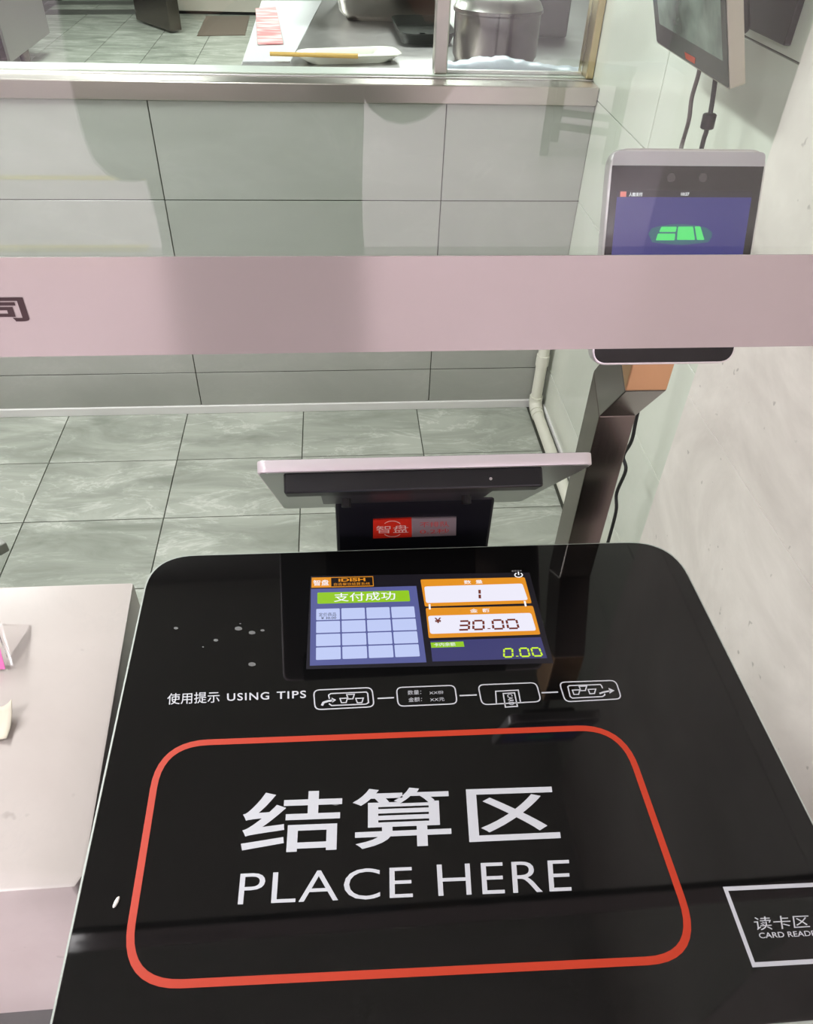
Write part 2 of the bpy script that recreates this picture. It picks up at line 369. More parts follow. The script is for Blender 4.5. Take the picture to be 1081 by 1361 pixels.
# tip icons
SW = .0013
def icon(q, extra):
    mb = MB(); ink_stroke(mb, PLT, rounded([PLT.uv(p) for p in q], .006, 4), SW, True, px=False); extra(mb); mb.build('tip_icon', INK_W, plate)
def arr(mb, pts, hd):
    ink_stroke(mb, PLT, pts, SW); ink_stroke(mb, PLT, hd, SW)
def bowl(mb, x, y, s=.72):
    ink_stroke(mb, PLT, [(x-7*s, y-2.5), (x+7*s, y-3), (x+4.5*s, y+3), (x-4*s, y+3.2)], SW*.9, True)
def ic1(mb):
    ink_stroke(mb, PLT, [(438, 929), (437, 924), (440, 922), (487, 920), (489, 922), (490, 934), (487, 936), (441, 938), (438, 936), (438, 935)], SW)
    bowl(mb, 457, 931); bowl(mb, 466, 926); bowl(mb, 478, 931)
    ink_stroke(mb, PLT, [(428, 938), (430, 934), (436, 932), (443, 931)], SW*1.8); ink_poly(mb, PLT, [(441, 927.5), (447, 930.5), (442, 934)])
def ic2(mb):
    for tx, q in (('数量：', [(542, 924), (560, 923), (560, 917), (542, 918)]), ('金额：', [(543, 933.5), (561, 932.5), (561, 926.5), (543, 927.5)]), ('XX份', [(571, 923.5), (590, 922.5), (589.5, 918), (570.5, 919)]), ('XX元', [(572, 932.8), (591, 931.8), (590.5, 927.2), (571.5, 928.2)])):
        ink_text(mb, PLT, tx, q, bold=.0)
def ic3(mb):
    ink_stroke(mb, PLT, [(660, 935), (659, 919), (689, 917.5), (692, 933)], SW)
    ink_stroke(mb, PLT, [(669, 922), (684, 921), (688, 939), (672, 940)], SW, True)
    ink_text(mb, PLT, 'CARD', [(674, 923), (677, 937.5), (684, 937), (681, 922.5)], bold=.01)
def ic4(mb):
    ink_stroke(mb, PLT, [(801, 915), (800, 912), (798, 910), (757, 911.5), (755, 913), (758, 926), (761, 928), (801, 926), (804, 924), (804, 922)], SW)
    bowl(mb, 766, 920); bowl(mb, 775, 915); bowl(mb, 787, 919)
    ink_stroke(mb, PLT, [(797, 922), (803, 920), (811, 918.5)], SW*1.4); ink_poly(mb, PLT, [(809, 914.5), (817, 918), (810.5, 922)])
icon([(417, 917.5), (494.5, 914), (497.5, 939.5), (419, 943.5)], ic1)
icon([(527, 914), (604.5, 911), (608, 935.5), (529.5, 939)], ic2)
icon([(635.5, 910.5), (713, 907.5), (719.5, 932.5), (641, 937)], ic3)
icon([(743.5, 907), (818.5, 904.5), (826.5, 929), (751.5, 933)], ic4)
for a, b in (((502, 928.5), (524, 927.5)), ((611, 924.8), (634, 923.8)), ((720, 921), (742, 920))):
    mb = MB(); ink_stroke(mb, PLT, [a, b], SW*1.2); mb.build('dash', INK_W, plate)
# card reader box
mb = MB()
ink_stroke(mb, PLT, [PLT.uv(p) for p in [(964.5, 1181.5), (1118, 1174.5), (1168, 1273), (1002, 1282.5)]], .0034, True, px=False); mb.build('card_frame', INK_W, plate)
mb = MB(); ink_text(mb, PLT, '读卡区', [(1004, 1237), (1077, 1233), (1075, 1216), (1001, 1219)], bold=.0); mb.build('lettering', INK_W, plate)
mb = MB(); ink_text(mb, PLT, 'CARD READER', [(1010, 1247.5), (1093, 1243.5), (1091, 1236.5), (1008, 1240)], bold=.01); mb.build('lettering', INK_W, plate)
# ---- built-in screen
def em(name, rgb, s):
    if name in MATS: return MATS[name]
    m = mat(name, rgb, .25, emit=s, spec=.3); m.node_tree.nodes['Principled BSDF'].inputs['Base Color'].default_value = (.01, .01, .012, 1); return m
E_BG = em('screen_dark', (38, 34, 44), .35); E_BLUE = em('screen_blue', (98, 104, 168), .8); E_GREEN = em('screen_green', (150, 205, 30), .95)
E_CELL = em('screen_cell', (196, 208, 250), .95); E_OR = em('screen_orange', (234, 150, 30), .95); E_WH = em('screen_white', (238, 236, 250), 1.0)
E_NAVY = em('screen_navy', (72, 72, 130), .7); E_TXT = em('screen_text_white', (250, 250, 255), 1.0); E_RED = em('screen_digit_red', (140, 52, 30), .6); E_LIME = em('screen_digit_lime', (205, 240, 40), 1.0)
E_BK = em('screen_label_black', (40, 24, 10), .3); E_GREY = em('screen_text_grey', (70, 74, 110), .5)
mb = MB(); slab_poly(mb, PLT, [(407, 889.5), (736, 881.5), (704, 761), (413, 766)], .00005, .0002); screen = mb.build('screen', E_BG, t)
def spoly(nm, m, pts, lift=.0003, r=0):
    mb = MB(); ink_poly(mb, PLT, pts, lift, r=r); return mb.build(nm, m, screen)
def stext(nm, m, tx, q, bold=0, lift=.0006, space=1.):
    mb = MB(); ink_text(mb, PLT, tx, q, bold, lift, space); return mb.build(nm, m, screen)
spoly('list_panel', E_BLUE, [(412, 885), (567, 880.5), (553.5, 779), (413.5, 783)])
spoly('status_banner', E_GREEN, [(422, 803), (545.5, 799.5), (543.5, 785), (422, 788)], .0005, r=.0015)
stext('status_text', E_TXT, '支付成功', [(444, 800.5), (526, 797.5), (525, 786.5), (444, 789)], .005)
TL, TR, BR, BL = [Vector(PLT.uv(p)) for p in ((419.5, 809), (551.5, 805.5), (559.5, 873.5), (419, 878.5))]
for r_ in range(4):
    for c_ in range(4):
        f = lambda s, q: tuple(TL.lerp(TR, s).lerp(BL.lerp(BR, s), q))
        s0, s1, q0, q1 = c_/4+.008, (c_+1)/4-.008, r_/4+.012, (r_+1)/4-.012
        mb = MB(); ink_poly(mb, PLT, [f(s0, q1), f(s1, q1), f(s1, q0), f(s0, q0)], .0005, px=False, r=.0012); mb.build('price_cell', E_CELL, screen)
stext('cell_text', E_GREY, '定价商品', [(424, 820), (447, 819.3), (447, 814.3), (424, 815)])
stext('cell_text', E_GREY, '¥ 30.00', [(427, 823.6), (447, 823), (447, 819.8), (427, 820.4)], .01)
spoly('logo_tile', E_OR, [(414, 781.5), (439.5, 781), (439, 767.5), (414.5, 768)], .0004)
stext('logo_text', E_TXT, '智盘', [(416.5, 779), (437.5, 778.4), (437, 770.8), (416.5, 771.4)], .01)
spoly('brand_label', E_OR, [(439.5, 781), (497, 779.5), (496, 766.2), (439, 767.5)], .0004)
spoly('brand_label_black', E_BK, [(440.5, 780), (496, 778.6), (495.2, 767.2), (440.2, 768.4)], .0005)
stext('brand_text', E_OR, 'iDISH', [(450, 773.7), (486, 772.8), (485.5, 768.3), (450, 769.2)], .03)
stext('brand_text', E_OR, '自选餐饮结算系统', [(444, 779), (492, 777.8), (491.6, 774.2), (444, 775.2)], .0)
for q, qi in (([(565, 806.5), (707, 802), (697.5, 767.5), (559, 770.5)], [(566.5, 802), (702, 798), (694.5, 776), (564, 780)]),
              ([(570, 848.5), (718.5, 843.5), (708.5, 805.5), (566, 808.5)], [(572, 843), (713, 838.5), (706, 815), (569, 819)])):
    spoly('amount_panel', E_OR, q, .0004, r=.002); spoly('amount_window', E_WH, qi, .0006, r=.003)
stext('amount_caption', E_TXT, '数  量', [(617, 776.8), (642, 776), (641, 771), (616.5, 771.8)], .01)
stext('amount_caption', E_TXT, '金  额', [(625, 815), (652, 814), (651, 808.8), (624.5, 809.8)], .01)
for a, b in (((571.5, 810.5), (571, 803.5)), ((699, 806.5), (697.5, 799.5))):
    mb = MB(); ink_stroke(mb, PLT, [a, b], .0022, lift=.0008); mb.build('hinge_mark', E_TXT, screen)
mb = MB(); ink_digits(mb, PLT, '1', [(629, 797), (640, 796.6), (638.5, 784), (628, 784.4)], .0028, .0009); mb.build('amount_digits', E_RED, screen)
mb = MB(); ink_digits(mb, PLT, '30.00', [(607, 838), (693, 835.5), (688, 824), (607, 826.5)], .0024, .0009); mb.build('amount_digits', E_RED, screen)
stext('currency_sign', E_RED, '¥', [(578, 829), (587, 828.7), (586.5, 821.5), (577.5, 821.9)], .03, .0009)
spoly('balance_panel', E_NAVY, [(575, 879.5), (727.5, 875), (719, 847), (572, 852)], .0004)
spoly('balance_tag', E_GREEN, [(573.5, 861.5), (617.5, 860), (616, 853), (572.5, 854.5)], .0006)
stext('balance_text', E_TXT, '卡内余额', [(577, 860), (606, 859), (605, 854.3), (576.5, 855.2)], .0, .0008)
mb = MB(); ink_digits(mb, PLT, '0.00', [(668, 874), (724, 872), (719, 861.5), (668, 863)], .0019, .0008, slant=.02); mb.build('balance_digits', E_LIME, screen)
mb = MB(); ink_stroke(mb, PLT, [(689.5+5*math.sin(a), 764.5-3*math.cos(a)) for a in [.6+i*(2*math.pi-1.2)/12 for i in range(13)]], .0014, lift=.0004); ink_stroke(mb, PLT, [(689.2, 760.2), (689.6, 764.5)], .0014, lift=.0004); mb.build('power_symbol', E_TXT, t)
mb = MB(); ink_text(mb, PLT, '电源开关', [(680, 760.3), (694, 759.8), (693.8, 757.8), (680, 758.3)]); mb.build('power_caption', INK_W, t)
# dried spots on the plate
SPOT = mat('dried_spot', (86, 86, 84), .6)
for px, py, r_ in ((335, 883, 5), (317, 835.5, 5), (335, 841, 4.5), (349, 838, 2.8), (287, 851, 3.2), (270, 860, 1.3), (234, 835, 3.0), (319.5, 829, 1.3), (446, 1068, 5)):
    mb = MB(); ink_poly(mb, PLT, [(px+r_*(1+.12*math.sin(3*k))*math.cos(k*math.pi/6), py-r_*.55*math.sin(k*math.pi/6)) for k in range(12)], .0002); mb.build('dried_spot', SPOT, plate)
# ---- rear column and operator display
YC = .700
CP = Plane((0, YC, 0), (0, -1, 0))
a, b, c, d = (CP.uv(p) for p in ((445, 650), (657, 646), (652, 725), (447.5, 731)))
mb = MB(); mb.add([(x, y, z) for x in (-.0115, .188) for y, z in ((YC, .74), (YC+.05, .74), (YC+.05, .873), (YC, .920))], [(0, 1, 2, 3), (7, 6, 5, 4), (0, 4, 5, 1), (1, 5, 6, 2), (2, 6, 7, 3), (3, 7, 4, 0)]); colm = mb.build('column', BLACK_M, t, bevel=.004)
MB().box((-.0115, .62, .74), (.188, YC+.05, .80)).build('column_foot', BLACK_M, t, bevel=.003)
mb = MB(); slab_poly(mb, CP, [(496, 714), (547.5, 712), (547, 687.5), (496, 689.5)], 0, .0025); bd = mb.build('badge_red', mat('badge_red', (206, 44, 28), .35), colm)
mb = MB(); slab_poly(mb, CP, [(547.5, 712), (606, 710), (606.5, 686.5), (547, 687.8)], 0, .0024); bs = mb.build('badge_silver', mat('badge_silver', (196, 180, 184), .35, metal=.6), colm)
INK_P = mat('badge_pale_ink', (232, 190, 180), .5); INK_R = mat('badge_red_ink', (206, 70, 66), .5)
mb = MB(); ink_text(mb, CP, '智盘', [(500, 707), (543, 706), (542.5, 695.5), (500, 697)], .0, .0028)
mb.build('lettering', INK_P, colm)
for sgn in (1, -1):
    mb = MB(); ink_stroke(mb, CP, [(521.5+14*math.sin(k/6), 701-sgn*10.5*math.cos(k/6)) for k in range(-5, 6)], .0011, lift=.0028); mb.build('badge_arc', INK_P, colm)
mb = MB(); ink_text(mb, CP, '不排队', [(558, 699), (597, 698), (597, 691), (558, 692)], .0, .0027); mb.build('lettering', INK_R, colm); mb = MB(); ink_text(mb, CP, '0.2秒', [(558, 708), (597, 707), (597, 700.5), (558, 701.5)], .0, .0027); mb.build('lettering', INK_R, colm)

tilt = math.radians(42.0)
nrm = Vector((0, -math.cos(tilt), -math.sin(tilt)))          # back face normal: towards the customer and down
DP = Plane((.0825, .70, .936), nrm)
q = [DP.uv(p) for p in ((334, 628.5), (776, 621.5), (697, 666), (380, 673))]
us = sorted(p[0] for p in q); vs_ = sorted(p[1] for p in q)
x0, x1 = (q[0][0]+q[3][0])/2, (q[1][0]+q[2][0])/2
y0, y1 = min(q[2][1], q[3][1]), max(q[0][1], q[1][1])
q = [(x0, y0), (x1, y0), (x1, y1), (x0, y1)]
TH = .0125
mb = MB(); slab_poly(mb, DP, q, -TH, 0, px=False, r=.010); t2 = mb.build('operator_display', SILVER_P, t, bevel=.0012, smooth=True); t2['label'] = 'silver rimmed operator display seen from its back'
mb = MB(); slab_poly(mb, DP, [(x0+.006, y0+.006), (x1-.006, y0+.006), (x1-.006, y1-.006), (x0+.006, y1-.006)], -TH-.001, -TH+.002, px=False, r=.006); mb.build('screen_face', BLACK_G, t2)
mb = MB(); slab_poly(mb, DP, [(x0+.002, y0+.002), (x1-.002, y0+.002), (x1-.002, y1-.002), (x0+.002, y1-.002)], -.001, .0008, px=False, r=.01); mb.build('back_cover', mat('back_cover_grey', (150, 152, 148), .3, metal=.8), t2)
D2 = Plane(DP.o+nrm*.020, nrm)
l, r_ = D2.uv((368, 640))[0], D2.uv((739.5, 636))[0]; tv = D2.uv((555, 628))[1]; bv = D2.uv((555, 652))[1]
mb = MB(); slab_poly(mb, DP, [(l, y1-.035), (r_, y1-.035), (r_, y1-.004), (l, y1-.004)], 0, .021, px=False, r=.003, n=2); mb.build('electronics_box', BLACK_P, t2, bevel=.002)
mb = MB(); slab_poly(mb, DP, [(l+.034, y1-.17), (r_-.036, y1-.17), (r_-.036, y1-.045), (l+.034, y1-.045)], 0, .014, px=False, r=.003, n=2); br = mb.build('mount_bracket', mat('bracket_grey', (52, 52, 54), .4), t2, bevel=.001)
for sx in (l+.062, r_-.062):
    p = DP.at(sx, y1-.12, .014); mb = MB(); mb.tube([p, p+nrm*.010], .0055, 12); mb.build('knob', RUBBER, t2)
p = DP.at(r_-.055, y1-.0035, .012); MB().tube([p, p+DP.v*.001], .0016, 8).build('screw', SILVER, t2)

# ------------------------------------------------------------------ face terminal on a steel arm
YP = .725
PP = Plane((0, YP, 0), (0, -1, 0))
xl = (ony((761, 722), YP).x+ony((790.5, 553.5), YP).x)/2; xrp = (ony((805, 720), YP).x+ony((838.3, 552), YP).x)/2
zb = ony((814, 553), YP).z
t = thing('terminal_stand', 'bent square tube steel stand carrying the face payment terminal', 'stand', ((xl+xrp)/2, YP, 0))
dpt = .05; yu = .648                                   # upper segment front plane
zc0 = ony((862, 519.6), yu).z
xlu = ony((835.5, 503), yu).x; xru = ony((891.5, 503), yu).x
# side profile (Y, Z) of the lower post, the slanted knee and the upper post, swept across X
def seg(name, prof, m, bev=.0015):
    # prof: four corners with the x limits of each: (y, z, xa, xb)
    vs = [(xa, y, z) for y, z, xa, xb in prof]+[(xb, y, z) for y, z, xa, xb in prof]
    return MB().add(vs, [(0, 1, 2, 3), (7, 6, 5, 4), (0, 4, 5, 1), (1, 5, 6, 2), (2, 6, 7, 3), (3, 7, 4, 0)]).build(name, m, t, bevel=bev)
kb = .032
seg('lower_post', [(YP, 0, xl, xrp), (YP+dpt, 0, xl, xrp), (YP+dpt, zb+kb, xl, xrp), (YP, zb, xl, xrp)], STEEL_D)
seg('knee', [(YP, zb, xl, xrp), (YP+dpt, zb+kb, xl, xrp), (yu+dpt, zc0+kb, xlu, xru), (yu, zc0, xlu, xru)], STEEL_D)
zt = 1.215
seg('upper_post', [(yu, zc0, xlu, xru), (yu+dpt, zc0+kb, xlu, xru), (yu+dpt, zt, xlu, xru), (yu, zt, xlu, xru)], brushed('warm_reflection_steel', (206, 164, 124), .34, stretch=(3, 3, 3), amount=.08))  # coppery colour paints a warm reflection onto plain steel
MB().box((xl-.03, YP-.03, 0), (xrp+.03, YP+dpt+.03, .008)).build('base_plate', STEEL_D, t, bevel=.002)

ti = math.radians(20.7)
n2 = Vector((0, -math.cos(ti), math.sin(ti)))
TP = Plane((.2965, .62, 1.259), n2)
t = thing('face_payment_terminal', 'tablet shaped face payment terminal with silver frame and blue screen', 'payment terminal', (.2965, .64, 1.17))
hw, hh = .0680, .0905
rr = [(-hw, -hh), (hw, -hh), (hw, hh), (-hw, hh)]
mb = MB(); slab_poly(mb, TP, rr, -.013, 0, px=False, r=.0155, n=8); body = mb.build('frame', SILVER, t, bevel=.0016)
mb = MB(); slab_poly(mb, TP, [(-hw*.6, -hh*.6), (hw*.6, -hh*.6), (hw*.6, hh*.5), (-hw*.6, hh*.5)], -.026, -.012, px=False, r=.008); mb.build('back_housing', BLACK_P, t, bevel=.002)
tb = TP.uv((900, 219))[1]
bz = .0022
mb = MB(); slab_poly(mb, TP, rounded([(-hw+bz, -hh+bz), (hw-bz, -hh+bz), (hw-bz, tb), (-hw+bz, tb)], [.013, .013, .0002, .0002], 8), 0, .0006, px=False); gl = mb.build('front_glass', mat('terminal_glass', (16, 15, 16), .06), t)
mb = MB(); slab_poly(mb, TP, rounded([(-hw+bz, tb), (hw-bz, tb), (hw-bz, hh-bz), (-hw+bz, hh-bz)], [.0002, .0002, .013, .013], 8), 0, .0006, px=False); mb.build('top_bezel', mat('top_bezel_silver', (188, 184, 186), .4, metal=.2), t)
for px in (890.5, 932.5):
    u, v = TP.uv((px, 234.5)); mb = MB(); mb.prism([TP.at(u+.0036*math.cos(k*math.pi/8), v+.0036*math.sin(k*math.pi/8), .0006) for k in range(16)], n2*.0004); mb.build('camera_lens', mat('lens_grey', (70, 66, 66), .2), t)
sp = [TP.uv(p) for p in ((819.5, 251.5), (999, 250.5))]
su0, su1, sv1 = sp[0][0], sp[1][0]-.0005, sp[0][1]; sv0 = -hh+.03
mb = MB(); slab_poly(mb, TP, [(su0, sv0), (su1, sv0), (su1, sv1), (su0, sv1)], .0006, .0008, px=False); ts = mb.build('screen', em('terminal_blue', (58, 58, 150), .62), t)
st = TP.uv((900, 260.5))[1]
mb = MB(); ink_poly(mb, TP, [(su0, st), (su1, st), (su1, sv1), (su0, sv1)], .0010, px=False); mb.build('status_bar', em('status_bar_dark', (44, 38, 48), .25), ts)
mb = MB(); ink_poly(mb, TP, [(822.5, 260), (830.5, 260), (831, 253), (823, 253)], .0012); mb.build('app_icon', em('icon_red', (240, 130, 120), .9), ts)
mb = MB(); ink_text(mb, TP, '人脸支付', [(834, 259.5), (852, 259.3), (852.3, 254), (834.3, 254.2)], .02, .0013); mb.build('status_text', E_TXT, ts); mb = MB(); ink_text(mb, TP, '10:27', [(903, 258.5), (914, 258.4), (914.2, 254.2), (903.2, 254.3)], .02, .0013); mb.build('status_text', E_TXT, ts)
mb = MB(); ink_poly(mb, TP, [(860, 309), (864, 302), (873, 299), (890, 296.3), (905, 296), (922, 297.5), (937, 301), (944, 307), (944, 313), (939, 320), (926, 321.5), (905, 323.5), (886, 322.5), (865, 320)], .0011); mb.build('tray_glow', em('tray_teal', (48, 122, 140), .6), ts)
for q in ([(874, 306.5), (896, 306.5), (897.5, 299.5), (877, 299.5)], [(869.5, 317.5), (894.5, 317.5), (895.5, 308.5), (872.5, 308.5)], [(897.5, 317), (921.5, 317), (919, 299.2), (899, 299.4)], [(924, 317), (934, 317), (928.5, 299), (921, 299)]):
    mb = MB(); ink_poly(mb, TP, q, .0014, r=.0009); mb.build('tray_compartment', em('tray_green', (84, 240, 124), .9), ts)

# ------------------------------------------------------------------ wall display, cables
XM, TM = .612, .37
MP = Plane((XM, 1.24, 1.2475), (-1/math.hypot(1, TM), 0, -TM/math.hypot(1, TM)), (0, -1, 0))
t = thing('wall_display', 'dark screened display in a silver frame hung on the right wall', 'monitor', (.70, 1.42, 1.40))
q = [MP.uv(p) for p in ((872.4, 53.4), (969.7, 123.5))]
ua, ub = q[0][0], q[1][0]; va = (q[0][1]+q[1][1])/2
if ua > ub: ua, ub = ub, ua
vdir = 1 if MP.v.z > 0 else -1
vt = va+vdir*.27
mb = MB(); slab_poly(mb, MP, [(ua, va), (ub, va), (ub, vt), (ua, vt)], -.024, 0, px=False, r=.006); mb.build('frame', brushed('display_frame_steel', (186, 180, 168), .35), t, bevel=.001)
mb = MB(); e_ = .003; slab_poly(mb, MP, [(ua+e_, va+vdir*e_), (ub-e_, va+vdir*e_), (ub-e_, vt-vdir*e_), (ua+e_, vt-vdir*e_)], 0, .0008, px=False, r=.005); mb.build('front_glass', mat('display_glass', (58, 60, 56), .08), t)
mb = MB(); slab_poly(mb, MP, [(ua+.03, va+vdir*.038), (ub-.022, va+vdir*.038), (ub-.022, vt-vdir*.02), (ua+.03, vt-vdir*.02)], .0008, .0012, px=False); mb.build('screen', mat('display_screen', (112, 124, 114), .12, noise=.55, nscale=14), t)
mb = MB(); ink_poly(mb, MP, [(910.5, 68), (925, 76), (924, 84), (912, 77)], .0015); mb.build('logo', mat('logo_red', (176, 62, 30), .4), t)
mb = MB(); slab_poly(mb, MP, [(ua+.05, va+vdir*.05), (ub-.05, va+vdir*.05), (ub-.05, vt-vdir*.05), (ua+.05, vt-vdir*.05)], -.055, -.024, px=False, r=.02); mb.build('back_housing', BLACK_P, t, bevel=.006)
MB().box((.63, 1.34, 1.36), (XR, 1.46, 1.44)).build('wall_arm', BLACK_P, t, bevel=.003)
MB().box((XR-.012, 1.32, 1.30), (XR, 1.48, 1.50)).build('wall_plate', BLACK_P, t, bevel=.002)
def smooth_path(pts, n=6):
    P = [Vector(p) for p in pts]; out = []
    for i in range(len(P)-1):
        p0 = P[max(i-1, 0)]; p1 = P[i]; p2 = P[i+1]; p3 = P[min(i+2, len(P)-1)]
        for k in range(n):
            s = k/n; out.append(.5*((2*p1)+(p2-p0)*s+(2*p0-5*p1+4*p2-p3)*s*s+(-p0+3*p1-3*p2+p3)*s**3))
    return out+[P[-1]]
XCB = .640
t = thing('display_cable', 'black cable with a ferrite block hanging from the wall display to the floor', 'cable', tuple(onx((948, 118), XCB)))
pts = [onx(p, XCB) for p in ((951, 95), (949, 115), (944, 148), (938, 175), (932, 196), (905, 310), (878, 420), (848, 548), (840, 585), (829, 606), (832, 625), (820, 655), (819, 680), (808, 722))]
q_ = pts[-1]; pts += [q_+Vector((0, 0, -.12)), Vector((q_.x, q_.y, .12)), Vector((q_.x-.005, q_.y+.02, .03)), Vector((q_.x-.01, q_.y+.10, .006)), Vector((q_.x-.02, q_.y+.25, .006))]
MB().tube(smooth_path(pts), .0042, 8).build('cord', RUBBER, t, smooth=True)
a = onx((943.5, 150), XCB); b = onx((938.5, 171), XCB); mb = MB(); mb.tube([a, a.lerp(b, .08), a.lerp(b, .92), b], [.009, .0115, .0115, .009], 12); mb.build('ferrite_block', BLACK_P, t, smooth=True)
XCC = .645
pts = [onx(p, XCC) for p in ((931, 80), (928, 98), (919, 130), (915, 160), (905, 196))]+[ony((897, 245), .98), ony((893, 285), .84), ony((892, 318), .72), ony((892, 330), .655)]
tag(MB().tube(smooth_path(pts), .0040, 8).build('thin_cable', mat('brown_cable', (84, 74, 74), .5), None, smooth=True), 'brownish plain cable running from the wall display to the payment terminal', 'cable')

# ------------------------------------------------------------------ sneeze guard
YG = .394
t = thing('sneeze_guard', 'hanging glass guard with a pink film band along its lower edge', 'glass screen', (-.6, YG, 1.305))
MB().box((-2.3, YG, 1.3052), (XS-.004, YG+.008, 2.02)).build('glass_sheet', GLASS, t)
band = MB().box((-2.3, YG-.0012, 1.3052), (XS-.004, YG-.0002, 1.3632)).build('film_band', FILM, t)
GP = Plane((0, YG-.0012, 0), (0, -1, 0))
uR = GP.uv((35, 410))[0]; v0 = GP.uv((20, 427))[1]; v1 = GP.uv((20, 395))[1]
pit = .0262; chars = '餐饮实业有限公司'
for i, ch in enumerate(chars):
    ur = uR-(len(chars)-1-i)*pit
    mb = MB(); ink_text(mb, GP, ch, [(ur-.0225, v0), (ur, v0), (ur, v1), (ur-.0225, v1)], .028 if ch == '司' else .010, .0003, px=False); mb.build('lettering', INK_K, band)
for x in (-2.1, -.9, .45):
    MB().tube([(x, YG+.004, 2.0), (x, YG+.004, ZC)], .006, 10).build('hanger_rod', STEEL, t, smooth=True)
    MB().box((x-.02, YG-.006, 1.975), (x+.02, YG+.014, 2.03)).build('glass_clamp', STEEL, t, bevel=.002)

# ------------------------------------------------------------------ marble counter and what is on it
ZM = .83
pa, pb = onz((178, 773.5), ZM), onz((112, 1163), ZM)
pc = onz((0, 1186), ZM); pd = onz((0, 779), ZM)
fr = onz((60, 1182), ZM)
t = thing('marble_counter', 'thick white marble counter beside the black checkout plate', 'counter', (-.9, .47, 0))
xL = -2.2
poly = [(pa.x, pa.y), (xL, pd.y+(pd.y-pa.y)/(pd.x-pa.x)*(xL-pd.x)*.6), (xL, fr.y), (pb.x-.006, fr.y), (pb.x, fr.y+.012)]
zf = ony((40, 1345), fr.y).z
MB().prism([(x, y, zf) for x, y in poly], (0, 0, ZM-zf)).build('slab', MARBLE, t, bevel=.004, smooth=True)
MB().box((xL+.1, fr.y+.10, .0), (pb.x-.03, pa.y-.05, zf)).build('base_cabinet', mat('dark_base', (92, 92, 90), .5), t)
# acrylic sign holder
b0 = onz((16, 890), ZM)
t = thing('sign_holder', 'clear acrylic holder with a pink card standing on the marble counter', 'sign', (b0.x-.03, b0.y, ZM))
hs = .052; le = .020
MB().add([(b0.x-.07, b0.y, ZM), (b0.x, b0.y, ZM), (b0.x-.003, b0.y+le, ZM+hs), (b0.x-.07, b0.y+le, ZM+hs),
          (b0.x-.07, b0.y+.006, ZM), (b0.x, b0.y+.006, ZM), (b0.x-.003, b0.y+le+.006, ZM+hs), (b0.x-.07, b0.y+le+.006, ZM+hs)],
         [(0, 1, 2, 3), (7, 6, 5, 4), (0, 4, 5, 1), (1, 5, 6, 2), (2, 6, 7, 3), (3, 7, 4, 0)]).build('upright', ACRYLIC, t)
MB().add([(b0.x-.07, b0.y-.0005, ZM+.003), (b0.x-.006, b0.y-.0005, ZM+.003), (b0.x-.0075, b0.y+le*.62-.0005, ZM+hs*.62), (b0.x-.07, b0.y+le*.62-.0005, ZM+hs*.62),
          (b0.x-.07, b0.y-.0012, ZM+.003), (b0.x-.006, b0.y-.0012, ZM+.003), (b0.x-.0075, b0.y+le*.62-.0012, ZM+hs*.62), (b0.x-.07, b0.y+le*.62-.0012, ZM+hs*.62)],
         [(0, 1, 2, 3), (7, 6, 5, 4), (0, 4, 5, 1), (1, 5, 6, 2), (2, 6, 7, 3), (3, 7, 4, 0)]).build('card', mat('pink_card', (222, 112, 172), .5), t)
p1 = onz((42, 833), ZM)
tri = [Vector((b0.x-.006, b0.y+.012, ZM)), p1, Vector((b0.x-.006, b0.y+le, ZM+hs))]
MB().prism(tri, (-.003, .003, 0)).build('brace', ACRYLIC, t)
# crumpled napkin
c0 = onz((-10, 968), ZM)
vs = []; fs = []
for i in range(9):
    for j in range(9):
        u, v = i/8-.5, j/8-.5
        vs.append((c0.x+u*.042, c0.y+v*.034, ZM+.0015+.018*max(0, (u+v))**1.3+.003*(1+math.sin(9*u+5*v))*(abs(u)+abs(v))))
for i in range(8):
    for j in range(8): fs.append((i*9+j, (i+1)*9+j, (i+1)*9+j+1, i*9+j+1))
o = MB().add(vs, fs).build('napkin', mat('napkin_cream', (186, 180, 162), .8), None, smooth=True); tag(o, 'curled cream paper napkin lying on the marble counter', 'napkin')
sm = o.modifiers.new('thick', 'SOLIDIFY'); sm.thickness = .0008
# grain of rice on the plate
rp = onz((154.5, 1199), ZS+.0015); o = MB().tube([rp+Vector((-.0016, -.0042, 0)), rp+Vector((-.001, -.003, 0)), rp, rp+Vector((.001, .003, 0)), rp+Vector((.0016, .0042, 0))], [.0005, .0013, .0017, .0013, .0005], 10).build('rice_grain', mat('rice', (226, 222, 214), .5), None, smooth=True)
tag(o, 'single grain of cooked rice lying on the black glass plate', 'rice grain')
# little steel stool whose corner shows at the floor beside the counter
sx = onz((7, 723), .42)
t = thing('steel_stool', 'low grey steel stool on the tiled floor behind the marble counter', 'stool', (sx.x-.2, sx.y, 0))
M_ = Matrix.Translation((sx.x-.19, sx.y+.005, 0)) @ Matrix.Rotation(math.radians(45), 4, 'Z')
MB().box((-.135, -.135, .395), (.135, .135, .42), M_).build('seat', mat('stool_grey', (128, 130, 122), .5), t, bevel=.003)
for a in (-1, 1):
    for b in (-1, 1): MB().box((a*.07-.01, b*.07-.01, 0), (a*.07+.01, b*.07+.01, .395), M_).build('leg', MATS['stool_grey'], t)

